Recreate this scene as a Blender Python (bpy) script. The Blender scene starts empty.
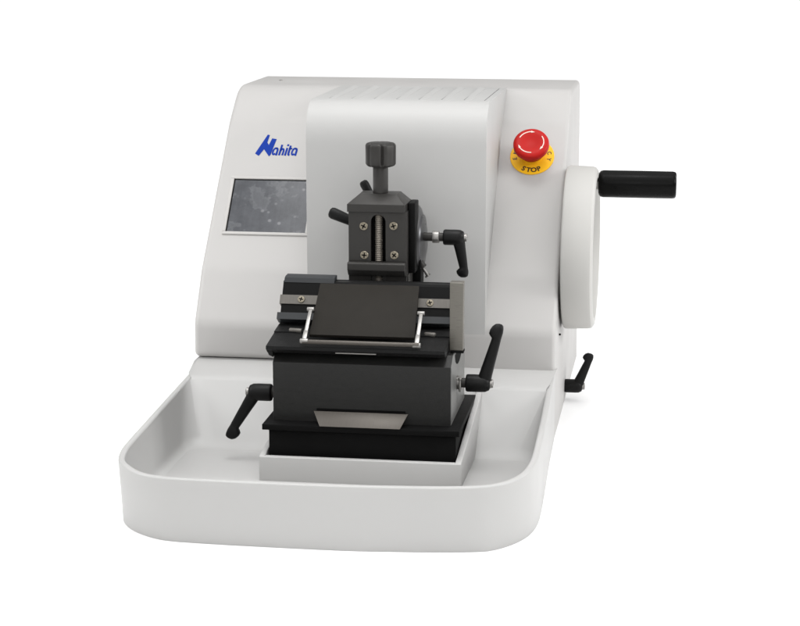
import bpy, bmesh, math, random
from mathutils import Vector, Matrix
random.seed(4)
S = 0.01                                   # the model is measured in centimetres
C = bpy.context.scene.collection
sc = bpy.context.scene
ROOT = Vector((-3.5, 45.0, 0.0))           # base of the machine

# ------------------------------------------------------------------ materials
def nodes(name):
    m = bpy.data.materials.new(name); m.use_nodes = True
    nt = m.node_tree
    return m, nt, nt.nodes['Principled BSDF']

def mat(name, col, rough=0.5, metal=0.0, spec=0.5, bump=0.0, bscale=400, var=0.0, vscale=30,
        coat=0.0, stretch=(1, 1, 1), rvar=0.0):
    m, nt, b = nodes(name)
    b.inputs['Base Color'].default_value = (*col, 1)
    b.inputs['Roughness'].default_value = rough
    b.inputs['Metallic'].default_value = metal
    b.inputs['Specular IOR Level'].default_value = spec
    b.inputs['Coat Weight'].default_value = coat
    tc = nt.nodes.new('ShaderNodeTexCoord')
    mp = nt.nodes.new('ShaderNodeMapping'); mp.inputs['Scale'].default_value = stretch
    nt.links.new(tc.outputs['Object'], mp.inputs['Vector'])
    if var or rvar:
        n = nt.nodes.new('ShaderNodeTexNoise'); n.inputs['Scale'].default_value = vscale
        n.inputs['Detail'].default_value = 5
        nt.links.new(mp.outputs['Vector'], n.inputs['Vector'])
        if var:
            mx = nt.nodes.new('ShaderNodeMix'); mx.data_type = 'RGBA'
            mx.inputs['A'].default_value = (*[c * (1 - var) for c in col], 1)
            mx.inputs['B'].default_value = (*[min(1, c * (1 + var)) for c in col], 1)
            nt.links.new(n.outputs['Fac'], mx.inputs['Factor'])
            nt.links.new(mx.outputs['Result'], b.inputs['Base Color'])
        if rvar:
            mr = nt.nodes.new('ShaderNodeMapRange')
            mr.inputs['From Min'].default_value = .3; mr.inputs['From Max'].default_value = .7
            mr.inputs['To Min'].default_value = rough - rvar; mr.inputs['To Max'].default_value = rough + rvar
            nt.links.new(n.outputs['Fac'], mr.inputs['Value'])
            nt.links.new(mr.outputs['Result'], b.inputs['Roughness'])
    if bump:
        n2 = nt.nodes.new('ShaderNodeTexNoise'); n2.inputs['Scale'].default_value = bscale
        n2.inputs['Detail'].default_value = 3
        nt.links.new(mp.outputs['Vector'], n2.inputs['Vector'])
        bp = nt.nodes.new('ShaderNodeBump'); bp.inputs['Strength'].default_value = bump
        bp.inputs['Distance'].default_value = 0.001
        nt.links.new(n2.outputs['Fac'], bp.inputs['Height'])
        nt.links.new(bp.outputs['Normal'], b.inputs['Normal'])
    return m

M = {}
M['paint_warm'] = mat('warm_white_paint', (.425, .416, .406), .48, spec=.3, bump=.05, bscale=900, var=.015, vscale=14, rvar=.05)
M['paint_cool'] = mat('cool_white_paint', (.42, .418, .41), .48, spec=.3, bump=.05, bscale=900, var=.015, vscale=14, rvar=.05)
M['tray_paint'] = mat('tray_paint', (.40, .397, .39), .42, spec=.3, bump=.05, bscale=900, var=.015, vscale=10, rvar=.05)
M['bezel_paint'] = mat('bezel_paint', (.44, .43, .415), .42, spec=.35, bump=.05, bscale=900, var=.015, vscale=14)
M['wheel'] = mat('wheel_paint', (.435, .428, .41), .5, spec=.3, bump=.05, bscale=900, var=.015, vscale=14)
M['black_plastic'] = mat('black_plastic', (.005, .005, .005), .45, spec=.16, bump=.15, bscale=1200, rvar=.06)
M['black_gloss'] = mat('black_gloss_grip', (.0025, .0025, .0024), .28, spec=.08, bump=.05, bscale=700, rvar=.08)
M['black_steel'] = mat('black_oxide_steel', (.004, .004, .004), .55, spec=.08, bump=.06, bscale=1200, var=.2, vscale=60)
M['block'] = mat('black_anodised_block', (.0135, .0135, .0130), .36, spec=.28, bump=.12, bscale=260, var=.16, vscale=40, rvar=.08, stretch=(1.5, 1, 9))
M['wedge'] = mat('dark_machined_steel', (.008, .008, .008), .45, spec=.14, bump=.1, bscale=1200, var=.15, vscale=80, rvar=.06)
M['blue_grey'] = mat('blue_grey_machined_steel', (.024, .026, .028), .4, spec=.3, bump=.08, bscale=900, var=.1, vscale=60)
M['gun'] = mat('grey_anodised_metal', (.030, .0285, .0265), .42, metal=.25, spec=.3, bump=.1, bscale=1500, var=.14, vscale=60, rvar=.06)
M['guard'] = mat('brown_black_guard', (.017, .0152, .0128), .55, spec=.08, bump=.12, bscale=1600, var=.14, vscale=50)
M['brushed'] = mat('brushed_steel', (.145, .137, .12), .34, metal=.4, spec=.3, bump=.1, bscale=300, var=.2, vscale=90, stretch=(1, 1, 14), rvar=.08)
M['brushed_x'] = mat('brushed_steel_across', (.085, .077, .068), .42, metal=.45, spec=.3, bump=.1, bscale=300, var=.15, vscale=60, stretch=(14, 1, 1), rvar=.08)
M['silver'] = mat('bright_steel', (.27, .262, .25), .35, metal=.8, var=.15, vscale=120, rvar=.08)
M['rail_metal'] = mat('satin_rail_metal', (.115, .108, .098), .45, metal=.4, spec=.3, var=.14, vscale=80, stretch=(8, 1, 1))
M['brass'] = mat('nickel_screw', (.22, .195, .15), .38, metal=.7, var=.25, vscale=200)
M['dark'] = mat('dark_recess', (.004, .004, .004), .7, spec=.05)
M['seam_grey'] = mat('seam_shadow_gap', (.10, .10, .10), .7, spec=.1)
M['side_sheen'] = mat('side_sheen_grey', (.17, .17, .165), .38, metal=.3, spec=.4, bump=.08, bscale=300, var=.12, vscale=60, stretch=(1, 1, 10))  # lighter grey for the reflection painted on the block's right side
M['thread'] = mat('worn_thread_steel', (.21, .19, .165), .4, metal=.6, var=.3, vscale=160)
M['ridge_shade'] = mat('ridge_shade_grey', (.17, .17, .165), .7, spec=.1)  # grey for the soft shade painted beside the vent ridges
M['red'] = mat('red_plastic', (.40, .010, .008), .36, spec=.12, var=.1, vscale=80, bump=.04, bscale=900)
M['yellow'] = mat('yellow_plate', (.86, .47, .014), .5, spec=.2, var=.05, vscale=60)
M['white_print'] = mat('white_print', (.75, .62, .55), .5)
M['black_print'] = mat('black_print', (.02, .016, .01), .6)
M['blue_print'] = mat('blue_print', (.008, .036, .27), .5, spec=.06, var=.06, vscale=150)
M['disc'] = mat('grey_swivel_disc', (.07, .07, .073), .3, metal=.7, var=.04, vscale=40, rvar=.03)

def screen_material():
    m, nt, b = nodes('dusty_display_glass')
    tc = nt.nodes.new('ShaderNodeTexCoord')
    n = nt.nodes.new('ShaderNodeTexNoise'); n.inputs['Scale'].default_value = 38; n.inputs['Detail'].default_value = 6
    n.inputs['Roughness'].default_value = .7
    v = nt.nodes.new('ShaderNodeTexVoronoi'); v.inputs['Scale'].default_value = 75
    ns = nt.nodes.new('ShaderNodeTexNoise'); ns.inputs['Scale'].default_value = 16; ns.inputs['Detail'].default_value = 2
    mp = nt.nodes.new('ShaderNodeMapping'); mp.inputs['Scale'].default_value = (60, 5, 5)
    sn = nt.nodes.new('ShaderNodeTexNoise'); sn.inputs['Scale'].default_value = 5; sn.inputs['Detail'].default_value = 3
    nt.links.new(tc.outputs['Object'], mp.inputs['Vector'])
    nt.links.new(mp.outputs['Vector'], sn.inputs['Vector'])
    for x in (n, v, ns): nt.links.new(tc.outputs['Object'], x.inputs['Vector'])
    r = nt.nodes.new('ShaderNodeValToRGB')
    r.color_ramp.elements[0].position = .42; r.color_ramp.elements[0].color = (.040, .043, .050, 1)
    r.color_ramp.elements[1].position = .75; r.color_ramp.elements[1].color = (.076, .080, .090, 1)
    add = nt.nodes.new('ShaderNodeMath'); add.operation = 'MULTIPLY_ADD'
    add.inputs[1].default_value = .22
    nt.links.new(sn.outputs['Fac'], add.inputs[0]); 
    mul = nt.nodes.new('ShaderNodeMath'); mul.operation = 'MULTIPLY'; mul.inputs[1].default_value = .84
    nt.links.new(n.outputs['Fac'], mul.inputs[0]); nt.links.new(mul.outputs[0], add.inputs[2])
    nt.links.new(add.outputs[0], r.inputs['Fac'])
    # dust specks: small bright dots where the cells are close and the slow noise is high
    lt = nt.nodes.new('ShaderNodeMapRange'); lt.inputs['From Min'].default_value = .22; lt.inputs['From Max'].default_value = .10
    nt.links.new(v.outputs['Distance'], lt.inputs['Value'])
    gt = nt.nodes.new('ShaderNodeMapRange'); gt.inputs['From Min'].default_value = .5; gt.inputs['From Max'].default_value = .62
    nt.links.new(ns.outputs['Fac'], gt.inputs['Value'])
    mm = nt.nodes.new('ShaderNodeMath'); mm.operation = 'MULTIPLY'
    nt.links.new(lt.outputs[0], mm.inputs[0]); nt.links.new(gt.outputs[0], mm.inputs[1])
    mx = nt.nodes.new('ShaderNodeMix'); mx.data_type = 'RGBA'; mx.inputs['B'].default_value = (.22, .22, .23, 1)
    nt.links.new(r.outputs['Color'], mx.inputs['A'])
    m2 = nt.nodes.new('ShaderNodeMath'); m2.operation = 'MULTIPLY'; m2.inputs[1].default_value = .6
    nt.links.new(mm.outputs[0], m2.inputs[0]); nt.links.new(m2.outputs[0], mx.inputs['Factor'])
    # dried smears: pale blotches with a brighter rim
    wn = nt.nodes.new('ShaderNodeTexNoise'); wn.inputs['Scale'].default_value = 26; wn.inputs['Detail'].default_value = 4; wn.inputs['Roughness'].default_value = .62
    nt.links.new(tc.outputs['Object'], wn.inputs['Vector'])
    cr = nt.nodes.new('ShaderNodeValToRGB'); e = cr.color_ramp.elements
    e[0].position = .56; e[0].color = (0, 0, 0, 1); e[1].position = .61; e[1].color = (.26, .26, .26, 1)
    e2 = cr.color_ramp.elements.new(.67); e2.color = (.13, .13, .13, 1)
    nt.links.new(wn.outputs['Fac'], cr.inputs['Fac'])
    m3 = nt.nodes.new('ShaderNodeMix'); m3.data_type = 'RGBA'; m3.inputs['B'].default_value = (.20, .205, .215, 1)
    nt.links.new(mx.outputs['Result'], m3.inputs['A']); nt.links.new(cr.outputs['Color'], m3.inputs['Factor'])
    nt.links.new(m3.outputs['Result'], b.inputs['Base Color'])
    b.inputs['Roughness'].default_value = .10
    b.inputs['Specular IOR Level'].default_value = .34
    return m
M['screen'] = screen_material()

# ------------------------------------------------------------------ mesh helpers
def catmull(pts, n):
    """evenly resampled Catmull-Rom curve through pts"""
    P = [Vector(p) for p in pts]
    out = []
    for i in range(len(P) - 1):
        p0 = P[i - 1] if i else P[0] * 2 - P[1]
        p1, p2 = P[i], P[i + 1]
        p3 = P[i + 2] if i + 2 < len(P) else P[-1] * 2 - P[-2]
        for k in range(16):
            t = k / 16
            out.append(.5 * ((2 * p1) + (p2 - p0) * t + (2 * p0 - 5 * p1 + 4 * p2 - p3) * t * t + (3 * p1 - p0 - 3 * p2 + p3) * t ** 3))
    out.append(P[-1])
    L = [0]
    for a, b in zip(out, out[1:]): L.append(L[-1] + (b - a).length)
    res = []; j = 0
    for k in range(n):
        d = L[-1] * k / (n - 1)
        while j < len(L) - 2 and L[j + 1] < d: j += 1
        seg = L[j + 1] - L[j]
        res.append(out[j].lerp(out[j + 1], 0 if seg == 0 else min(1, (d - L[j]) / seg)))
    return res

def round_poly(pts, r, seg=5):
    """2D polygon with its corners rounded; r is one radius or one per corner"""
    n = len(pts); out = []
    for i in range(n):
        p = Vector(pts[i]); a = Vector(pts[i - 1]); b = Vector(pts[(i + 1) % n])
        rr = r[i] if isinstance(r, (list, tuple)) else r
        u = (a - p); w = (b - p)
        if rr <= 0: out.append(p); continue
        ang = u.angle(w)
        d = min(rr / math.tan(ang / 2), u.length * .48, w.length * .48)
        s, e = p + u.normalized() * d, p + w.normalized() * d
        for k in range(seg + 1):
            t = k / seg
            out.append((1 - t) ** 2 * s + 2 * t * (1 - t) * p + t * t * e)
    return out

class MB:
    def __init__(self): self.bm = bmesh.new(); self.mi = 0; self.mats = []
    def _take(self, b):
        me = bpy.data.meshes.new('tmp'); 
        for f in b.faces: f.material_index = self.mi
        b.to_mesh(me); b.free(); self.bm.from_mesh(me); bpy.data.meshes.remove(me); return self
    def poly_prism(self, pts, fn, a, b, bev=0.0, seg=3, bev_a=True, bev_b=True):
        """pts: 2D outline; fn(u, v, t) -> xyz; extruded from t=a to t=b; cap rims bevelled"""
        t = bmesh.new()
        va = [t.verts.new(fn(p[0], p[1], a)) for p in pts]
        vb = [t.verts.new(fn(p[0], p[1], b)) for p in pts]
        fa = t.faces.new(va); fb = t.faces.new(list(reversed(vb)))
        n = len(pts)
        for i in range(n): t.faces.new((va[i], vb[i], vb[(i + 1) % n], va[(i + 1) % n]))
        bmesh.ops.recalc_face_normals(t, faces=t.faces)
        if bev:
            ed = []
            if bev_a: ed += list(fa.edges)
            if bev_b: ed += list(fb.edges)
            bmesh.ops.bevel(t, geom=ed, offset=bev, segments=seg, profile=.5, affect='EDGES', clamp_overlap=True)
        return self._take(t)
    def box(self, x0, x1, y0, y1, z0, z1, bev=0.06, seg=2):
        t = bmesh.new(); bmesh.ops.create_cube(t, size=1)
        for v in t.verts:
            v.co = Vector(((x0 + x1) / 2 + v.co.x * (x1 - x0), (y0 + y1) / 2 + v.co.y * (y1 - y0), (z0 + z1) / 2 + v.co.z * (z1 - z0)))
        if bev: bmesh.ops.bevel(t, geom=list(t.edges), offset=bev, segments=seg, profile=.5, affect='EDGES', clamp_overlap=True)
        return self._take(t)
    def hexa(self, v8, bev=0.05, seg=2):
        """8 corners: bottom ring then top ring"""
        t = bmesh.new(); v = [t.verts.new(p) for p in v8]
        for f in ((0, 3, 2, 1), (4, 5, 6, 7), (0, 1, 5, 4), (1, 2, 6, 5), (2, 3, 7, 6), (3, 0, 4, 7)): t.faces.new([v[i] for i in f])
        bmesh.ops.recalc_face_normals(t, faces=t.faces)
        if bev: bmesh.ops.bevel(t, geom=list(t.edges), offset=bev, segments=seg, profile=.5, affect='EDGES', clamp_overlap=True)
        return self._take(t)
    def lathe(self, o, d, prof, seg=48, scale=None, phase=0.0, wob=None):
        """prof: list of (t, r) along axis d from o"""
        o = Vector(o); d = Vector(d).normalized()
        u = d.orthogonal().normalized(); w = d.cross(u)
        t = bmesh.new(); rings = []
        for (h, r) in prof:
            if r < 1e-5: rings.append([t.verts.new(o + d * h)])
            else:
                ring = []
                for k in range(seg):
                    a = 2 * math.pi * k / seg + phase
                    rr = r * (wob(a) if wob else 1)
                    ring.append(t.verts.new(o + d * h + (u * math.cos(a) + w * math.sin(a)) * rr))
                rings.append(ring)
        for A, B in zip(rings, rings[1:]):
            for k in range(seg):
                k2 = (k + 1) % seg
                if len(A) == 1 and len(B) == 1: continue
                if len(A) == 1: t.faces.new((A[0], B[k], B[k2]))
                elif len(B) == 1: t.faces.new((A[k], A[k2], B[0]))
                else: t.faces.new((A[k], A[k2], B[k2], B[k]))
        for R_ in (rings[0], rings[-1]):
            if len(R_) > 1: t.faces.new(R_)
        bmesh.ops.recalc_face_normals(t, faces=t.faces)
        return self._take(t)
    def cyl(self, p0, p1, r, bev=0.06, seg=32):
        p0 = Vector(p0); p1 = Vector(p1); L = (p1 - p0).length
        b = min(bev, L * .4, r * .4)
        return self.lathe(p0, p1 - p0, [(0, 0), (0, r - b), (b * .3, r - b * .3), (b, r), (L - b, r), (L - b * .3, r - b * .3), (L, r - b), (L, 0)], seg)
    def loft(self, loops, closed=True, cap=True):
        t = bmesh.new(); R_ = [[t.verts.new(p) for p in l] for l in loops]
        n = len(loops[0])
        for A, B in zip(R_, R_[1:]):
            for k in range(n if closed else n - 1):
                t.faces.new((A[k], A[(k + 1) % n], B[(k + 1) % n], B[k]))
        if cap and closed: t.faces.new(R_[0]); t.faces.new(list(reversed(R_[-1])))
        bmesh.ops.recalc_face_normals(t, faces=t.faces)
        return self._take(t)
    def face(self, pts):
        t = bmesh.new(); t.faces.new([t.verts.new(p) for p in pts]); return self._take(t)
    def use(self, m):
        if m not in self.mats: self.mats.append(m)
        self.mi = self.mats.index(m); return self
    def build(self, name, m, parent=None, angle=32, weld=0.0, recalc=False):
        bm = self.bm
        if weld: bmesh.ops.remove_doubles(bm, verts=bm.verts, dist=weld)
        if recalc: bmesh.ops.recalc_face_normals(bm, faces=bm.faces)
        off = ROOT if parent is not None else Vector((0, 0, 0))
        for v in bm.verts: v.co = (v.co - off) * S
        me = bpy.data.meshes.new(name); bm.to_mesh(me); bm.free()
        for k in ([m] if not self.mats else self.mats): me.materials.append(M[k] if isinstance(k, str) else k)
        me.polygons.foreach_set('use_smooth', [True] * len(me.polygons))
        me.set_sharp_from_angle(angle=math.radians(angle))
        o = bpy.data.objects.new(name, me); C.objects.link(o)
        if parent is not None: o.parent = parent
        return o

XYZ_yz = lambda u, v, t: (t, u, v)      # outline in the side view, extruded across
XYZ_xz = lambda u, v, t: (u, t, v)      # outline in the front view, extruded in depth
XYZ_xy = lambda u, v, t: (u, v, t)

root = bpy.data.objects.new('microtome', None); C.objects.link(root)
root.location = ROOT * S; root.empty_display_size = .1
root['label'] = 'white rotary microtome with black knife holder, red emergency stop and side handwheel'
root['category'] = 'microtome'

# ------------------------------------------------------------------ ground
f = MB(); f.box(-3000, 3000, -3000, 3000, -40, -.02, bev=0)
flo = f.build('floor', mat('matte_white_sheet', (.905, .905, .905), .95, spec=.0), None)
flo['kind'] = 'structure'

# ------------------------------------------------------------------ housing
XL, XR, XS = -26.3, 18.48, -5.0
def side_profile(zb, rt=3.5):
    pts = [(46.5, zb), (46.4, 13.2), (50.2, 19.4), (66.2, 36.5), (71.5, 40.5), (89.5, 40.3), (93.2, zb)]
    return round_poly(pts, [.9 if zb > 5 else 0.01, 3.0, 7, 10 if zb > 5 else 8, rt, 2.2, .01], seg=8)
PL, PR = side_profile(8.72, 7.0), side_profile(-1.6)
def inset(pts, d):
    n = len(pts); out = []
    for i in range(n):
        a, p, b = Vector(pts[i - 1]), Vector(pts[i]), Vector(pts[(i + 1) % n])
        e1 = (p - a); e2 = (b - p)
        if e1.length < 1e-6: e1 = e2
        if e2.length < 1e-6: e2 = e1
        n1 = Vector((-e1.y, e1.x)).normalized(); n2 = Vector((-e2.y, e2.x)).normalized()
        nn = (n1 + n2); nn = nn.normalized() if nn.length > 1e-6 else n1
        out.append(p - nn * d / max(.35, nn.dot(n1)) * -1 * SGN)
    return out
area = sum(PL[i - 1][0] * PL[i][1] - PL[i][0] * PL[i - 1][1] for i in range(len(PL)))
SGN = 1 if area > 0 else -1
loops = []
def at_x(pts, x): return [(x, p[0], p[1]) for p in pts]
rL, rR = .7, .55
for k in range(7):
    a = k / 6 * math.pi / 2
    loops.append([(q[0] - .55 * (1 - q[2] / 40.5), q[1], q[2]) for q in at_x(inset(PL, rL * (1 - math.sin(a))), XL + rL * (1 - math.cos(a)))])
loops.append(at_x(PL, XS)); loops.append(at_x(PR, XS + .01))
for k in range(6, -1, -1):
    a = k / 6 * math.pi / 2
    loops.append(at_x(inset(PR, rR * (1 - math.sin(a))), XR - rR * (1 - math.cos(a))))
h = MB(); h.loft(loops)
housing = h.build('housing', 'paint_warm', root, angle=40)

pl = MB(); pl.cyl((-22.2, 80.0, 40.30), (-22.2, 80.0, 40.52), .22)
pl.build('cover_screw', 'silver', root)

# front cover: the box in the middle that the specimen head comes out of
BX0, BX1, BY = -12.15, 9.85, 46.0
prof = round_poly([(BY + .5, 8.0), (BY, 40.95), (71.5, 40.62), (76, 36), (60, 8.0)], [.01, 5.0, .4, .01, .01], seg=12)
c = MB(); c.poly_prism([tuple(p) for p in prof], XYZ_yz, BX0, BX1, bev=.75, seg=5)
# small concave run-out where the right side of the cover meets the panel
cover = c.build('front_cover', 'paint_cool', root, angle=40)
v = MB()
for k in range(7):
    x = -10.1 + 2.78 * k
    zs = lambda y: 40.95 - (y - 46) * .33 / 25.5
    v.hexa([(x, 51.0, zs(51) - .2), (x + .75, 51.0, zs(51) - .2), (x + .75, 69.5, zs(69.5) - .2), (x, 69.5, zs(69.5) - .2),
            (x + .02, 51.1, zs(51) + .05), (x + .70, 51.1, zs(51) + .02), (x + .70, 69.4, zs(69.4) + .03), (x + .02, 69.4, zs(69.4) + .30)], bev=.015, seg=1)
v.build('vent_ridges', 'paint_cool', cover)
for k in range(7):  # flat grey strips: soft shade along each ridge's left edge, put in as colour
    x = -10.1 + 2.78 * k; q = MB()
    q.hexa([(x - .13, 51.5, zs(51.5) - .3), (x - .01, 51.5, zs(51.5) - .3), (x - .01, 69.3, zs(69.3) - .3), (x - .13, 69.3, zs(69.3) - .3),
            (x - .13, 51.5, zs(51.5) + .012), (x - .01, 51.5, zs(51.5) + .012), (x - .01, 69.3, zs(69.3) + .012), (x - .13, 69.3, zs(69.3) + .012)], bev=0)
    q.build('vent_shade_strip', 'ridge_shade', cover)
sm = MB()
zs = lambda y: 40.95 - (y - 46) * .33 / 25.5
sm.hexa([(BX1 - .82, 51, zs(51) - .3), (BX1 - .76, 51, zs(51) - .3), (BX1 - .76, 69.5, zs(69.5) - .3), (BX1 - .82, 69.5, zs(69.5) - .3),
         (BX1 - .82, 51, zs(51) + .02), (BX1 - .76, 51, zs(51) + .02), (BX1 - .76, 69.5, zs(69.5) + .02), (BX1 - .82, 69.5, zs(69.5) + .02)], bev=0)
sm.build('seam', 'seam_grey', cover)

# ------------------------------------------------------------------ tray and base
RIM = lambda y: 6.95 + .035 * max(0, y)
rim_o = catmull([(-25.65, 40, 0), (-25.6, 30, 0), (-25.52, 20, 0), (-25.45, 12.5, 0), (-25.3, 8.7, 0), (-24.62, 5.3, 0), (-23.5, 3.3, 0), (-21.85, 1.4, 0),
                 (-20.3, .42, 0), (-18.4, -.1, 0), (-15.4, -.32, 0), (-8, -.45, 0), (0, -.38, 0), (6, 0, 0), (10.5, .42, 0), (13.3, .95, 0), (15.2, 1.65, 0),
                 (16.7, 2.85, 0), (17.95, 4.75, 0), (18.75, 7.4, 0), (19.1, 10.5, 0), (19.18, 14, 0), (19.1, 22, 0), (18.85, 34, 0), (18.52, 46.4, 0)], 150)
def tang_normal(pts):
    out = []
    for i in range(len(pts)):
        d = pts[min(i + 1, len(pts) - 1)] - pts[max(i - 1, 0)]
        out.append(Vector((d.y, -d.x, 0)).normalized())       # outward for a path run left-front-right
    return out
nr = tang_normal(rim_o)
def smooth_off(d, back_fix=None):
    return [p - n * d for p, n in zip(rim_o, nr)]
def lay(pts, zf): return [Vector((p.x, p.y, zf(p.y))) for p in pts]
def outer_at(d, zf): return lay(smooth_off(d), zf)
T = .72
bottom_pts = catmull([(-25.45, 40, 0), (-25.4, 30, 0), (-25.35, 20, 0), (-25.25, 12, 0), (-24.98, 8.2, 0), (-24.45, 6.2, 0), (-23.4, 4.3, 0), (-22.2, 2.9, 0),
                      (-20.95, 1.88, 0), (-19.6, 1.05, 0), (-18.2, .55, 0), (-15.7, .28, 0), (-9.4, .05, 0), (0, 0, 0), (6, .45, 0), (10.5, 1.0, 0), (14.2, 1.7, 0),
                      (15.6, 2.5, 0), (16.96, 4.1, 0), (17.9, 5.8, 0), (18.7, 8, 0), (19.15, 11, 0), (19.25, 14.5, 0), (19.1, 22, 0), (18.75, 34, 0), (18.5, 46.4, 0)], 150)
L_ = [lay(bottom_pts, lambda y: 0.0), lay([b.lerp(p, .05) for b, p in zip(bottom_pts, rim_o)], lambda y: .3),
      outer_at(0, lambda y: RIM(y) - .18), outer_at(.05, lambda y: RIM(y) - .06), outer_at(.17, RIM),
      outer_at(T - .17, RIM), outer_at(T - .05, lambda y: RIM(y) - .06), outer_at(T, lambda y: RIM(y) - .18)]
t = MB(); t.loft([list(l) for l in L_], closed=False, cap=False)
# inside wall, floor and back slope
YB, ZL, ZF, YF = 37.6, 8.42, 1.45, 31.0
def cut_at(pts, yc):
    a = next(i for i in range(len(pts)) if pts[i].y <= yc); b = next(i for i in range(len(pts) - 1, -1, -1) if pts[i].y <= yc)
    out = list(pts[a:b + 1])
    if a: p, q = pts[a - 1], pts[a]; out.insert(0, p.lerp(q, (yc - p.y) / (q.y - p.y)))
    if b < len(pts) - 1: p, q = pts[b], pts[b + 1]; out.append(p.lerp(q, (yc - p.y) / (q.y - p.y)))
    return out
inner_top = catmull(cut_at(smooth_off(T), YB), 150)
inner_bot = catmull([(-21.6, YF, 0), (-23.0, YF - .25, 0), (-23.9, YF - 1.3, 0), (-24.15, YF - 3.5, 0), (-24.15, 20, 0), (-24.05, 12.5, 0), (-23.8, 9.0, 0), (-23.2, 6.3, 0), (-22.3, 4.25, 0), (-21.0, 2.6, 0),
                     (-19.6, 1.8, 0), (-17.9, 1.3, 0), (-15.4, 1.1, 0), (-8, .95, 0), (0, 1.0, 0), (6, 1.35, 0), (10.3, 1.7, 0), (12.8, 2.2, 0), (14.4, 2.85, 0),
                     (15.7, 3.9, 0), (16.75, 5.4, 0), (17.45, 7.9, 0), (17.75, 10.8, 0), (17.82, 14, 0), (17.75, 20, 0), (17.6, YF - 3.5, 0), (17.3, YF - 1.2, 0), (16.4, YF - .2, 0), (15.0, YF, 0)], 150)
walls = []
for i in range(150):
    a = Vector((inner_top[i].x, inner_top[i].y, RIM(inner_top[i].y) - .18)); b = Vector((inner_bot[i].x, inner_bot[i].y, ZF))
    fl = Vector((b.x, b.y, ZF))
    cen = Vector((-3.0, 17.0, ZF))
    inn = fl + (cen - fl).normalized() * .9
    col = [a]
    for k in range(0, 6):                       # wall then a fillet into the floor
        s = k / 5
        p = a.lerp(b, .82); 
        col.append((1 - s) ** 2 * p + 2 * s * (1 - s) * b + s * s * inn)
    walls.append(col)
t.loft([[w[k] for w in walls] for k in range(7)], closed=False, cap=False)
fl_loop = [w[6] for w in walls]
t.face(fl_loop)
# back slope: ledge edge down to the floor, following the ends of the walls
nb = 24
def bez(a, m, b, s): return (1 - s) ** 2 * a + 2 * s * (1 - s) * m + s * s * b
e0, e1 = walls[0], walls[-1]
rows = []
for k in range(7):
    rows.append([e0[k].lerp(e1[k], j / nb) for j in range(nb + 1)])
t.loft(rows, closed=False, cap=False)
# ledge with a soft front lip
lip = []
lx0, lx1 = inner_top[0].x, inner_top[-1].x
for (yy, zz, ex) in ((YB, RIM(YB) - .18, 0), (YB + .2, 8.24, 0), (YB + .6, 8.38, .25), (YB + 1.3, 8.44, .5), (40.0, 8.46, .68), (47.5, 8.56, 1.4)):
    lip.append([Vector((lx0 - ex + (lx1 + ex * .45 - lx0 + ex) * j / nb, yy, zz)) for j in range(nb + 1)])
t.loft(lip, closed=False, cap=False)
t.poly_prism(round_poly([(-25.6, 39.0), (-26.6, 46.0), (-26.6, 92.8), (XS - .05, 92.8), (XS - .05, 39.0)], [.8, 2, .5, .01, .01]), XYZ_xy, 0, 8.40, bev=.12, seg=2)
t.box(-26.3, XS - .05, 46.9, 92.6, 8, 8.66, bev=.0)
t.box(XS - .05, 18.42, 39.5, 60, 0, 8.40, bev=.03, seg=2)
tray = t.build('base_tray', 'tray_paint', root, angle=72, weld=.006)

# well round the foot of the knife holder
w = MB()
WX0, WX1, WY = -12.45, 10.2, 18.6
w.box(WX0, WX1, WY, WY + .75, 1.3, 4.25, bev=.12, seg=3)
def cheek(x0, x1, dx, zt):
    w.hexa([(x0, WY + .02, 1.25), (x1, WY + .02, 1.25), (x1 + dx, 37.4, 1.25), (x0 + dx, 37.4, 1.25),
            (x0, WY + .02, 4.23), (x1, WY + .02, 4.23), (x1 + dx, 37.4, zt), (x0 + dx, 37.4, zt)], bev=.1, seg=3)
cheek(9.5, 10.18, .35, 8.0); cheek(-12.43, -11.8, -.1, 6.9)
w.build('well_wall', 'tray_paint', tray)

# ------------------------------------------------------------------ panel-mounted things
TAN = Vector((0, 16.0, 17.1)).normalized(); NRM = Vector((0, -TAN.z, TAN.y))
def panel(x, y0):                     # a point on the sloping panel above height y0
    z = 19.4 + (y0 - 50.2) * 17.1 / 16.0
    return Vector((x, y0, z))
def on_panel(o):
    return lambda u, v, t: tuple(o + Vector((1, 0, 0)) * u + TAN * v + NRM * t)

# display
po = panel(0, 54.0)
P = on_panel(po)
d = MB()
x0, x1, v0, v1 = -24.2, -13.9, 0.0, 8.2
fr = .42
for (a, b_, c0, c1) in ((x0 - fr, x1 + fr, v1, v1 + fr), (x0 - fr, x1 + fr, v0 - fr, v0), (x0 - fr, x0, v0, v1), (x1, x1 + fr, v0, v1)):
    d.hexa([P(a, c0, -.3), P(b_, c0, -.3), P(b_, c1, -.3), P(a, c1, -.3), P(a, c0, .20), P(b_, c0, .20), P(b_, c1, .20), P(a, c1, .20)], bev=.06, seg=3)
bez_o = d.build('screen_bezel', 'bezel_paint', root)
g = MB(); g.poly_prism([(x0, v0), (x1, v0), (x1, v1), (x0, v1)], P, -.2, .03)
g.build('display_glass', 'screen', bez_o)
g = MB()
for (a, b_, c0, c1) in ((x0, x0 + .14, v0, v1), (x0, x1, v1 - .14, v1)):
    g.poly_prism([(a, c0), (b_, c0), (b_, c1), (a, c1)], P, .02, .045)
g.build('display_edge_strip', 'dark', bez_o)  # dark strips along the left and top edges of the glass

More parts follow.
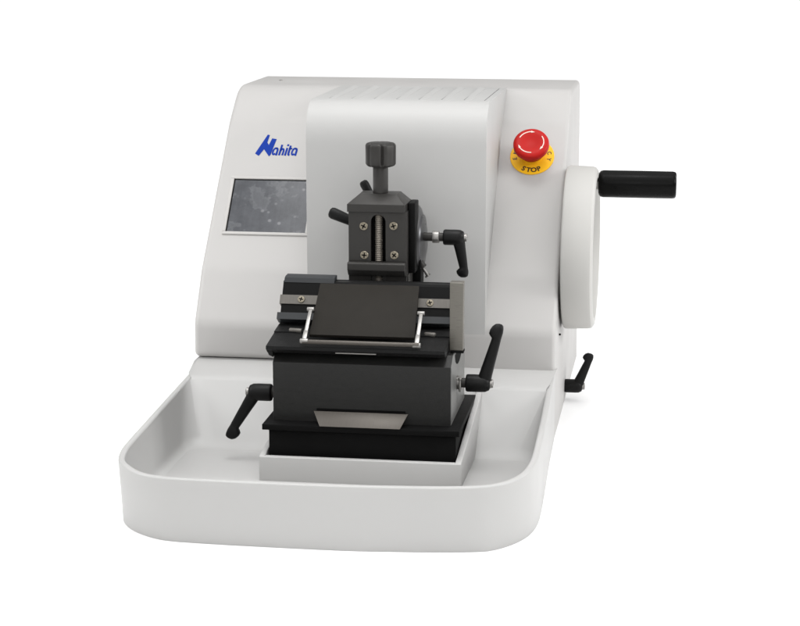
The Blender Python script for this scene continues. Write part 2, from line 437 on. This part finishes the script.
# maker's mark: an N cut from slanted bars followed by four small letters
lo = panel(-22.05, 62.2)
kx, kv = 1 / (13.9 * 7.62), 1 / (13.9 * 6.75)
LP = lambda zx, zy: ((zx - 75) * kx, (462 - zy) * kv)
Q = on_panel(lo)
lg = MB()
lg.poly_prism([LP(*p) for p in [(72, 432), (128, 466), (188, 366), (272, 470), (292, 448), (342, 210), (278, 200), (246, 300), (219, 262), (238, 150), (208, 143)]], Q, -.05, .035)
def ribbon(pts, wd, n=24):
    cs = [Vector((p[0], p[1], 0)) for p in pts]
    if len(cs) > 2: cs = catmull(cs, n)
    A, B = [], []
    for i in range(len(cs)):
        dd = cs[min(i + 1, len(cs) - 1)] - cs[max(i - 1, 0)]
        nn = Vector((-dd.y, dd.x, 0)).normalized() * wd / 2
        A.append(cs[i] + nn); B.append(cs[i] - nn)
    for i in range(len(cs) - 1):
        quad = [A[i], A[i + 1], B[i + 1], B[i]]
        lg.poly_prism([LP(q.x, q.y) for q in quad], Q, -.05, .035)
def letter_a(x):
    ribbon([(x + 62, 352), (x + 36, 347), (x + 14, 372), (x + 6, 405), (x + 10, 435), (x + 26, 440), (x + 42, 425)], 24)
    ribbon([(x + 46, 348), (x + 62, 352), (x + 68, 372), (x + 64, 405), (x + 58, 455)], 27)
letter_a(312); letter_a(580)
ribbon([(434, 294), (411, 452)], 27); ribbon([(424, 385), (438, 360), (458, 357), (466, 378), (462, 415), (455, 452)], 25)
ribbon([(512, 340), (494, 455)], 27); ribbon([(521, 285), (515, 312)], 27)
ribbon([(556, 305), (540, 410), (541, 440), (556, 447)], 27); ribbon([(536, 350), (582, 350)], 22)
lg.build('maker_logo', 'blue_print', root)

# emergency stop
eo = panel(14.05, 62.6); E = on_panel(eo)
em = MB(); em.lathe(eo, NRM, [(0, 0), (0, 1.35), (.6, 1.35), (.6, 0)], 48)
estop = em.build('emergency_stop', 'yellow', root)
e = MB(); e.lathe(eo, NRM, [(-.02, 0), (-.02, 2.78), (.10, 2.82), (.17, 2.76), (.19, 2.6), (.19, 1.2), (.19, 0)], 72)
e.build('warning_plate', 'yellow', estop)
b = MB()
b.lathe(eo, NRM, [(.15, 0), (.15, 1.25), (1.15, 1.25), (1.2, 1.62), (1.28, 1.72), (1.9, 1.86), (2.08, 1.92), (2.14, 2.12), (2.22, 2.22), (2.4, 2.27), (2.85, 2.27), (3.03, 2.2), (3.14, 2.05), (3.2, 1.8), (3.18, 1.45), (3.10, 1.1), (3.0, .7), (2.95, .3), (2.94, 0)], 72)
for k in range(64):
    a = 2 * math.pi * k / 64
    rad = Vector((1, 0, 0)) * math.cos(a) + TAN * math.sin(a)
    b.cyl(eo + NRM * 1.75 + rad * 1.85, eo + NRM * 2.12 + rad * 1.95, .07, bev=0, seg=6)
b.build('push_button', 'red', estop, angle=50)
a_ = MB()
def arc_mark(a0, a1, r, wd, tip):
    n = 20
    def pt(a, rr): return (rr * math.cos(a), rr * math.sin(a))
    for i in range(n):
        s0 = a0 + (a1 - a0) * i / n; s1 = a0 + (a1 - a0) * (i + 1) / n
        a_.poly_prism([pt(s0, r - wd), pt(s1, r - wd), pt(s1, r + wd), pt(s0, r + wd)], E, 3.12, 3.235)
    s2 = a1 + (.3 if a1 > a0 else -.3)
    a_.poly_prism([pt(a1, r - tip), pt(s2, r), pt(a1, r + tip)], E, 3.12, 3.235)
for a0 in (155, 35, 275):
    arc_mark(math.radians(a0), math.radians(a0 - 62), 1.62, .055, .15)
a_.build('arrow_marks', 'white_print', estop)
# lettering round the plate
def glyph_mesh(chars):
    """letters from the built-in font turned into mesh outlines, (char, matrix) list -> one bmesh"""
    out = bmesh.new()
    for ch, mw in chars:
        cu = bpy.data.curves.new('glyph', 'FONT'); cu.body = ch; cu.size = 1; cu.extrude = .02; cu.offset = .03
        cu.align_x = 'CENTER'
        ob = bpy.data.objects.new('glyph', cu); C.objects.link(ob)
        dg = bpy.context.evaluated_depsgraph_get(); me = bpy.data.meshes.new_from_object(ob.evaluated_get(dg))
        me.transform(mw); out.from_mesh(me)
        bpy.data.objects.remove(ob); bpy.data.curves.remove(cu); bpy.data.meshes.remove(me)
    return out
def plate_char(ch, ang, r, size, flip):
    a = math.radians(ang)
    rad = Vector((1, 0, 0)) * math.cos(a) + TAN * math.sin(a)
    up = -rad if flip else rad
    rt = up.cross(NRM)
    base = eo + rad * r + NRM * .19
    if flip: base = eo + rad * (r + .62 * size) + NRM * .19
    m = Matrix.Identity(4)
    for i, vv in enumerate((rt * size, up * size, NRM * size)):
        for j in range(3): m[j][i] = vv[j]
    for j in range(3): m[j][3] = base[j]
    return (ch, m)
chars = [plate_char(ch, 270 - 26 + 17.5 * i, 1.9, .95, True) for i, ch in enumerate('STOP')]
chars += [plate_char(ch, 192 - 25.5 * i, 1.98, .72, False) for i, ch in enumerate('EMERGENCY')]
tx = MB(); tx.bm.free(); tx.bm = glyph_mesh(chars)
tx.build('plate_lettering', 'black_print', estop)

# ------------------------------------------------------------------ handwheel
HW = (18.75, 58.0, 21.9)
hw = MB()
hw.lathe(HW, (1, 0, 0), [(-.4, 0), (-.4, 4), (0, 4), (0, 9.85), (.12, 10.15), (.4, 10.3), (3.2, 10.22), (3.62, 10.1), (3.86, 9.8), (3.92, 9.5), (3.9, 8.9), (3.6, 8.6), (3.1, 8.3), (2.9, 7.6), (2.9, 3.2), (3.1, 2.8), (3.2, 2.4), (3.2, 0)], 128)
wheel = hw.build('handwheel', 'wheel', root, angle=35)
HP = Vector((22.4, 61.5, 29.55))
s_ = MB(); s_.cyl((21.2, HP.y, HP.z), (23.2, HP.y, HP.z), .75, bev=.1)
s_.build('handle_spindle', 'silver', wheel)
hd = MB(); hd.lathe((22.62, HP.y, HP.z), (1, 0, 0), [(0, 0), (0, 1.2), (.08, 1.45), (.28, 1.64), (.6, 1.72), (5, 1.73), (9.3, 1.72), (9.6, 1.66), (9.75, 1.5), (9.8, 1.2), (9.72, .9), (9.72, 0)], 64)
hd.build('crank_handle', 'black_gloss', wheel, angle=40)
pin = MB(); pin.cyl((18.4, 52.6, 11.75), (18.72, 52.6, 11.75), .13, bev=.03); pin.build('stop_pin', 'black_steel', wheel)

# ------------------------------------------------------------------ clamping levers
def lever(hub0, sx, hub_len, r, arm_end, spindle0, tip=1.0, collar=True):
    """hub axis along X (sx = +-1); the arm leaves the far end of the hub and ends in a drop-shaped grip"""
    hub0 = Vector(hub0); ax = Vector((sx, 0, 0)); h1 = hub0 + ax * hub_len
    m = MB()
    m.lathe(hub0, ax, [(0, 0), (0, r * .9), (.08, r * .97), (.2, r), (hub_len * .62, r), (hub_len * .8, r * .97), (hub_len * .95, r * .78), (hub_len, r * .5), (hub_len, 0)], 40)
    st = hub0 + ax * (hub_len * .70); en = Vector(arm_end)
    dirv = (en - st); L = dirv.length; dn = dirv.normalized()
    side = Vector((0, 1, 0)); nrm = dn.cross(side).normalized()
    # cross sections: (distance, half width in plane, half width in depth, offset in plane)
    toe = -1 if nrm.x * sx > 0 else 1
    secs = [(-.10, .66, .66, 0), (.0, .80, .76, 0), (.15, .74, .72, 0), (.3, .68, .64, 0), (.55, .60, .54, 0), (.72, .54, .48, 0), (.755, .54, .48, .02), (.78, .66, .52, .14),
            (.81, .76, .55, .24), (.87, .76, .55, .24), (.93, .66, .50, .20), (.98, .46, .36, .12), (1.0, .16, .14, .04)]
    loops = []
    for (s, a, bq, o) in secs:
        cpt = st + dn * (s * L) + nrm * (toe * o * r)
        ring = []
        for k in range(20):
            th = 2 * math.pi * k / 20
            ca, sa = math.cos(th), math.sin(th)
            ca = math.copysign(abs(ca) ** .7, ca); sa = math.copysign(abs(sa) ** .7, sa)
            ring.append(cpt + nrm * (ca * a * r) + side * (sa * bq * r))
        loops.append(ring)
    m.loft(loops)
    ob = m.build('clamping_lever', 'black_plastic', root, angle=50)
    k = MB(); k.lathe(h1 - ax * .3, ax, [(0, 0), (0, r * .5), (.55, r * .5), (.62, r * .42), (.62, r * .22), (.4, r * .2), (.4, 0)], 24)
    k.build('lever_screw', 'silver', ob)
    if spindle0 is not None:
        sp = MB(); sp.cyl((spindle0, hub0.y, hub0.z), hub0 + ax * .1, r * .55, bev=.04)
        if collar:
            cl_ = MB(); cl_.cyl((hub0.x - sx * 1.3, hub0.y, hub0.z), (hub0.x - sx * .5, hub0.y, hub0.z), r * .78, bev=.08)
            cl_.build('lever_collar', 'silver', ob)
        sp.build('lever_spindle', 'gun', ob)
    return ob
lever((-12.65, 27, 9.46), -1, 2.7, 1.0, (-17.85, 26.6, 4.05), -11.0, collar=False)
lever((9.75, 27, 11.4), 1, 2.75, 1.0, (13.6, 27.3, 18.2), 8.5)
lever((18.46, 66.0, 1.95), 1, 2.35, .9, (21.95, 66.0, 6.35), None)
lever((5.75, 38, 26.15), 1, 2.45, .92, (8.35, 38.0, 21.45), 3.0)

# ------------------------------------------------------------------ knife holder
X0, X1 = -11.25, 8.72
kb = MB()
prof = [(21.05, 7.82), (21.0, 14.5), (22.7, 15.5), (33.5, 15.5), (34.2, 14.9), (34.2, 7.82)]
kb.poly_prism(prof, XYZ_yz, X0, X1, bev=.09, seg=2)
kb.poly_prism([(X0 + 4.55, 9.08), (X0 + 15.3, 9.08), (X0 + 15.4, 9.32), (X0 + 4.5, 9.32)], XYZ_xz, 20.97, 21.3) if False else None
block = kb.build('knife_holder', 'block', root, angle=25)
s1 = MB(); s1.box(-6.3, 3.7, 20.96, 21.2, 9.1, 9.36, bev=0); s1.build('slot', 'dark', block)
# half-moon pocket near the top of the right-hand side
sd = MB(); sd.poly_prism([(21.3, 7.86), (21.25, 14.4), (22.8, 15.4), (33.4, 15.4), (34.1, 14.8), (34.1, 7.86)], XYZ_yz, X1 - .05, X1 + .035, bev=.02)
sd.build('side_sheen_sheet', 'side_sheen', block)  # pale sheet over the block side: its bright grazing reflection painted in
hm = MB()
pts = [(24.6 + 3.4 + 3.4 * math.cos(a), 15.1 + 1.6 * math.sin(a)) for a in [math.pi + math.pi * i / 16 for i in range(17)]]
hm.poly_prism(pts, XYZ_yz, X1 - .2, X1 + .05); hm.build('pocket', 'dark', block)
bp = MB(); bp.box(-12.15, 9.9, 19.15, 36.0, 7.15, 7.8, bev=.06); bp.build('base_plate', 'black_steel', block)
pd = MB(); pd.box(-11.55, 9.45, 20.0, 33.0, 1.4, 7.14, bev=.06); pd.build('pedestal', 'black_steel', block)
# small screw hole on the plate
tr = MB()
tr.hexa([(-5.62, 18.95, 7.84), (3.35, 18.95, 7.84), (3.4, 19.3, 7.82), (-5.6, 19.3, 7.82), (-6.6, 20.75, 9.12), (4.02, 20.75, 9.12), (4.02, 20.98, 9.05), (-6.6, 20.98, 9.05)], bev=.03)
tr.build('index_plate', 'brushed_x', block)
# wedge-shaped stage
we = MB()
we.poly_prism([(20.45, 16.05), (20.45, 16.42), (25.0, 16.98), (25.0, 17.12), (27.6, 17.4), (30.5, 17.4), (30.5, 15.6), (21.6, 15.52), (21.2, 15.52)], XYZ_yz, -11.9, 8.15, bev=.12, seg=2)
we.hexa([(-11.7, 21.2, 15.2), (-11.2, 21.2, 15.0), (-11.2, 30, 15.0), (-11.7, 30, 15.2), (-11.9, 20.6, 16.1), (-11.2, 20.6, 16.1), (-11.2, 30, 16.1), (-11.9, 30, 16.1)], bev=.03)
stage = we.build('stage', 'wedge', block, angle=25)
gl = MB(); gl.box(-4.1, .45, 20.75, 21.3, 15.72, 15.98, bev=.02); gl.build('gap_shim', 'silver', block)
# striped jaw behind the blade guard
def jaw_pt(s): return (27.0 + 2.5 * s, 18.0 + 4.1 * s)       # s 0 bottom .. 1 top
jt = Vector((2.5, 4.1)).normalized(); jn = Vector((-jt.y, jt.x))
def band(x0, x1, s0, s1, proud, name, m, par, bev=.04):
    k = MB()
    a = Vector(jaw_pt(s0)); b_ = Vector(jaw_pt(s1))
    q = [a + jn * proud, b_ + jn * proud, b_ - jn * 1.3, a - jn * 1.3]
    k.poly_prism([tuple(p) for p in q], XYZ_yz, x0, x1, bev=bev); return k.build(name, m, par)
jb = MB()
jb.poly_prism([(27.05, 18.05), (29.5, 22.1), (31.0, 22.1), (31.0, 17.2), (29.2, 17.2), (28.9, 18.0)], XYZ_yz, -11.65, 8.0, bev=.05)
jb.build('jaw_backing', 'black_steel', block, angle=25)
band(-12.0, 7.95, .02, .19, .10, 'jaw_lip', 'blue_grey', block)
band(-11.85, 7.9, .41, .635, .12, 'clamp_strip', 'rail_metal', block)
rd = MB(); rd.poly_prism([(29.35, 21.95), (29.55, 22.45), (30.2, 22.6), (31.2, 22.6), (31.2, 21.9)], XYZ_yz, -11.55, -5.7, bev=.08)
rd.build('jaw_ridge', 'blue_grey', block)
rd = MB(); rd.poly_prism([(29.35, 21.85), (29.45, 22.1), (30.4, 22.12), (30.4, 21.85)], XYZ_yz, -5.65, 7.95, bev=.04)
rd.build('jaw_top', 'wedge', block)
def cross_screw(pos, nrm, r, parent, mname='brass', rot=.4):
    pos = Vector(pos); nrm = Vector(nrm).normalized()
    k = MB(); k.use(mname)
    k.lathe(pos - nrm * .12, nrm, [(0, 0), (0, r), (.16, r), (.22, r * .9), (.24, r * .6), (.24, 0)], 28)
    u = nrm.orthogonal().normalized(); u = Matrix.Rotation(rot, 3, nrm) @ u; w_ = nrm.cross(u)
    k.use('dark')
    for (a, c_) in ((u, w_), (w_, u)):
        o = pos + nrm * .135
        L2, W2 = r * .62, r * .15
        vs = [o + a * L2 + c_ * W2, o - a * L2 + c_ * W2, o - a * L2 - c_ * W2, o + a * L2 - c_ * W2]
        k.hexa([p - nrm * .06 for p in vs] + list(vs), bev=0)
    return k.build('screw', None, parent)
N3 = (0, jn.x, jn.y)
js = jaw_pt(.525)
for x in (-9.35, 5.45):
    cross_screw((x, js[0] + jn.x * .14, js[1] + jn.y * .14), N3, .42, block, rot=.5 if x < 0 else 1.0)
# guard plate
GB, GT = Vector((21.9, 17.55)), Vector((28.3, 22.15))
gd = (GT - GB).normalized(); gn = Vector((-gd.y, gd.x))
gp = MB()
def gv(x, p, k): q = p + gn * k; return (x, q.x, q.y)
gp.hexa([gv(-7.25, GB, -.45), gv(4.55, GB, -.45), gv(4.2, GT, -.45), gv(-7.15, GT, -.45), gv(-7.25, GB, .0), gv(4.55, GB, .0), gv(4.2, GT, .0), gv(-7.15, GT, .0)], bev=.05)
gp.build('blade_guard', 'guard', block)
# guard bar and its two arms
ba = MB(); ba.cyl((-7.75, 20.45, 17.05), (5.3, 20.45, 17.05), .25, bev=.05, seg=20)
bar = ba.build('guard_bar', 'brushed_x', block)
def arm(xt, yt, zt, xb, yb, zb):
    k = MB()
    a, b_ = Vector((xb, yb, zb)), Vector((xt, yt, zt))
    dz = (b_ - a).normalized(); sd = Vector((1, 0, 0)); up = dz.cross(sd).normalized()
    if up.z < 0: up = -up
    m_ = a.lerp(b_, .30)
    for (p, q, w_, tt) in ((a, m_, .24, .2), (m_, b_, .2, .15)):
        vs = [p - sd * w_ - up * tt, p + sd * w_ - up * tt, q + sd * w_ - up * tt, q - sd * w_ - up * tt,
              p - sd * w_ + up * tt, p + sd * w_ + up * tt, q + sd * w_ + up * tt, q - sd * w_ + up * tt]
        k.hexa(vs, bev=.04)
    k.cyl(b_ - sd * .42, b_ + sd * .38, .25, bev=.05, seg=20); k.cyl(a - sd * .45, a + sd * .45, .3, bev=.05, seg=20)
    k.build('guard_arm', 'silver', block)
arm(-7.55, 24.6, 19.85, -7.55, 20.5, 17.1)
arm(4.95, 24.6, 19.75, 5.0, 20.5, 17.0)
for (xa, xb) in ((-10.2, -8.7), (5.2, 6.5)):
    k = MB(); k.cyl((xa, 25.4, 17.18), (xb, 25.2, 17.18), .3, bev=.2, seg=16); k.build('adjusting_pin', 'rail_metal', block)
eb = MB(); eb.box(8.2, 9.72, 24.0, 25.3, 15.75, 23.45, bev=.09, seg=3); eb.build('end_block', 'brushed', block)
es = MB(); es.box(8.3, 9.78, 23.9, 25.3, 15.5, 15.74, bev=.02); es.build('end_block_shade', 'black_steel', block)  # black strip painting the shadow under the end block
pn = MB(); pn.cyl((9.15, 26.0, 11.95), (9.15, 26.0, 10.6), .13, bev=.04, seg=12); pn.cyl((9.15, 26.0, 11.95), (9.15, 26.0, 12.2), .22, bev=.05, seg=12)
pn.build('tommy_pin', 'silver', block)

# ------------------------------------------------------------------ specimen clamp
CX, CY = -1.22, 33.0
sc_ = MB()
sc_.use('gun')
# front plate with a round-topped slot between two cheeks
slot_w = .86
def cheek_poly(sgn):
    xe = -4.68 if sgn < 0 else 2.08
    pts = [(xe, 21.1), (xe, 29.75), (CX, 29.75)]
    pts.append((CX, 29.4))
    for k in range(9):
        a = math.pi / 2 - (math.pi / 2) * k / 8
        pts.append((CX + sgn * slot_w * math.cos(a), 28.55 + .85 * math.sin(a)))
    pts.append((CX + sgn * slot_w, 21.1))
    return pts
for sgn in (-1, 1):
    sc_.poly_prism(cheek_poly(sgn), XYZ_xz, CY, CY + 1.6, bev=.05)
sc_.box(-4.45, 2.0, CY + 1.62, 37.6, 21.1, 29.7, bev=.05)
clamp = sc_.build('specimen_clamp', None, root, angle=30)
bs = MB(); bs.box(CX - slot_w - .1, CX + slot_w + .1, CY + 1.3, CY + 1.61, 21.2, 29.5, bev=0); bs.build('slot_back', 'dark', clamp)
cp = MB()
cp.hexa([(-4.8, 32.7, 29.72), (1.88, 32.7, 29.72), (2.05, 37.5, 29.72), (-4.8, 37.5, 29.72), (-4.8, 32.7, 30.62), (1.88, 32.7, 30.62), (2.05, 37.5, 30.62), (-4.8, 37.5, 30.62)], bev=.05)
cp.hexa([(-4.76, 32.74, 30.6), (1.84, 32.74, 30.6), (2.0, 37.4, 30.6), (-4.76, 37.4, 30.6), (-3.5, 34.0, 31.68), (.78, 34.0, 31.68), (.9, 36.6, 31.68), (-3.5, 36.6, 31.68)], bev=.05)
cp.build('clamp_cap', 'gun', clamp, angle=20)
ls = MB()
n = 76; prof = [(0, 0)]
for k in range(n + 1):
    prof.append((k * 8.3 / n, .46 if k % 2 else .38))
prof.append((8.3, 0))
ls.lathe((CX, CY + .55, 21.3), (0, 0, 1), prof, 28); ls.build('lead_screw', 'thread', clamp, angle=20)
kn = MB()
flute = lambda a: 1 - .16 * max(0, math.cos(6 * a)) ** 6 - .012 * math.cos(12 * a)
kz = 34.75
kn.lathe((CX, 35, kz), (0, 0, 1), [(0, 0), (0, 1.35), (.12, 1.6), (.3, 1.74), (2.4, 1.76), (2.6, 1.68), (2.72, 1.5), (2.76, 1.2), (2.76, 0)], 144, wob=flute, phase=.22 + .42)
kn.build('clamp_knob', 'gun', clamp, angle=40)
sh = MB(); sh.cyl((CX - .02, 35, 31.5), (CX - .02, 35, kz + .05), .88, bev=.05, seg=40); sh.build('knob_shaft', 'gun', clamp)
# lower jaw with a lip and an undercut
lj = MB()
lj.poly_prism([(32.15, 23.05), (32.15, 23.75), (32.4, 23.92), (33.4, 23.92), (33.4, 22.2), (32.75, 22.35)], XYZ_yz, -4.72, 2.0, bev=.08)
lj.build('clamp_jaw', 'gun', clamp, angle=20)
fo = MB(); fo.box(-4.2, 2.25, 33.5, 37.0, 20.6, 22.4, bev=.05); fo.build('clamp_foot', 'gun', clamp)
for (x, z, r_) in ((-2.9, 28.05, .3), (.57, 28.15, 1.1), (-2.83, 24.68, .7), (.66, 24.75, .1)):
    cross_screw((x, CY - .06, z), (0, -1, 0), .48, clamp, rot=r_)
for (nm, bx, bv) in (('side_bracket', (2.02, 2.85, 34.6, 37.6, 22.4, 30.6), .12), ('side_strip', (-4.85, -4.45, 34.2, 37.5, 22.0, 29.2), .05), ('lower_bracket', (2.0, 3.2, 37.0, 39.5, 20.5, 24.5), .05)):
    sb = MB(); sb.box(*bx, bev=bv); sb.build(nm, 'black_steel', clamp)
dc = MB(); dc.lathe((1.4, 39.5, 25.4), (1, 0, 0), [(0, 0), (0, 4.25), (.9, 4.25), (1.15, 4.18), (1.35, 3.9), (1.6, 3.2), (1.8, 3.05), (1.95, 2.2), (2.1, 1.5), (2.15, .9), (2.15, 0)], 96)
dc.build('swivel_disc', 'disc', clamp)
ra = MB(); ra.lathe((-.9, 37.3, 25.75), (0, 1, 0), [(0, 0), (0, 3.0), (.3, 3.2), (9.2, 3.2), (9.2, 0)], 64); ra.build('swivel_ram', 'gun', clamp)
r1 = MB()
def rod(a, b_, r):
    a, b_ = Vector(a), Vector(b_); L = (b_ - a).length
    r1.lathe(a, b_ - a, [(0, 0), (0, r * .8), (.1, r * .85), (L * .6, r), (L - .45, r * 1.05), (L - .15, r * .9), (L, r * .55), (L, 0)], 24)
rod((-4.6, 39, 27.35), (-8.0, 39, 28.7), .66)
rod((-2.6, 39, 29.9), (-4.0, 39, 32.45), .52)
r1.build('tilt_lever', 'black_plastic', clamp)
r2 = MB(); r2.use('gun'); r2.cyl((2.3, 38, 23.9), (3.35, 38, 22.45), .5, bev=.08)
r2.use('silver'); r2.cyl((3.3, 38, 22.5), (3.95, 38, 21.45), .2, bev=.05, seg=16); r2.cyl((3.62, 38, 21.3), (4.2, 38, 21.75), .12, bev=.03, seg=12)
r2.build('locking_pin', None, clamp)

# ------------------------------------------------------------------ camera
cam = bpy.data.cameras.new('camera'); co = bpy.data.objects.new('camera', cam); C.objects.link(co)
F = 2000.0
vy = Vector((300 / F, 413 / F, -1)).normalized()             # the machine's depth axis seen from the camera
hn = Vector((0, F / 413, 1)).normalized()
hn = Vector((0, 1, 413 / F)).normalized()
vx = vy.cross(hn)
Rm = Matrix((vx, vy, hn)).transposed()                       # world -> camera
cm = Rm.transposed()
pos = Vector((34.29212619, -191.43711716, 64.81419795)) * S
co.matrix_world = Matrix.Translation(pos) @ cm.to_4x4()
cam.sensor_width = 36; cam.lens = F / 800 * 36
cam.clip_start = .05; cam.clip_end = 200
sc.camera = co

# ------------------------------------------------------------------ light: a white world gradient, brightest overhead, side soft boxes and added fill lamps
wd = bpy.data.worlds.new('World'); sc.world = wd; wd.use_nodes = True
nt = wd.node_tree; bg = nt.nodes['Background']
tc = nt.nodes.new('ShaderNodeTexCoord')
dot = nt.nodes.new('ShaderNodeVectorMath'); dot.operation = 'DOT_PRODUCT'
dot.inputs[1].default_value = Vector((0, -.26, 1)).normalized()
nt.links.new(tc.outputs['Generated'], dot.inputs[0])
cl = nt.nodes.new('ShaderNodeMath'); cl.operation = 'MAXIMUM'; cl.inputs[1].default_value = 0
nt.links.new(dot.outputs['Value'], cl.inputs[0])
pw = nt.nodes.new('ShaderNodeMath'); pw.operation = 'POWER'; pw.inputs[1].default_value = 2.0
nt.links.new(cl.outputs[0], pw.inputs[0])
ma = nt.nodes.new('ShaderNodeMath'); ma.operation = 'MULTIPLY_ADD'; ma.inputs[1].default_value = 2.2; ma.inputs[2].default_value = .10
nt.links.new(pw.outputs[0], ma.inputs[0])
nt.links.new(ma.outputs[0], bg.inputs['Strength'])
bg.inputs['Color'].default_value = (1, 1, 1, 1)
def soft(name, loc, target, size, power):
    l = bpy.data.lights.new(name, 'AREA'); l.shape = 'RECTANGLE'; l.size = size[0]; l.size_y = size[1]; l.energy = power
    o = bpy.data.objects.new(name, l); C.objects.link(o); o.location = loc
    o.rotation_euler = (Vector(target) - Vector(loc)).to_track_quat('-Z', 'Y').to_euler()
    return l
top = soft('fill_top', (-.03, .10, 1.75), (-.03, .15, 0), (.95, .8), 1.15); top.spread = math.radians(38)  # added narrow fill that lifts the tray interior
soft('softbox_left', (-2.5, .02, 1.6), (0, .4, .2), (.9, .9), 27)
soft('softbox_right', (2.6, .05, 1.4), (0, .4, .2), (.9, .9), 36)
soft('fill_back', (2.2, 2.2, 1.0), (.7, .8, 0), (.9, .9), 16)  # added lamp that lightens the machine's shadow on the floor
soft('fill_front', (.2, -2.7, 1.5), (0, .3, .1), (1.6, 1.2), 12)  # added fill near the camera for the shaded front faces
sc.view_settings.view_transform = 'Standard'; sc.view_settings.look = 'None'
sc.view_settings.gamma = 1; sc.view_settings.exposure = 0
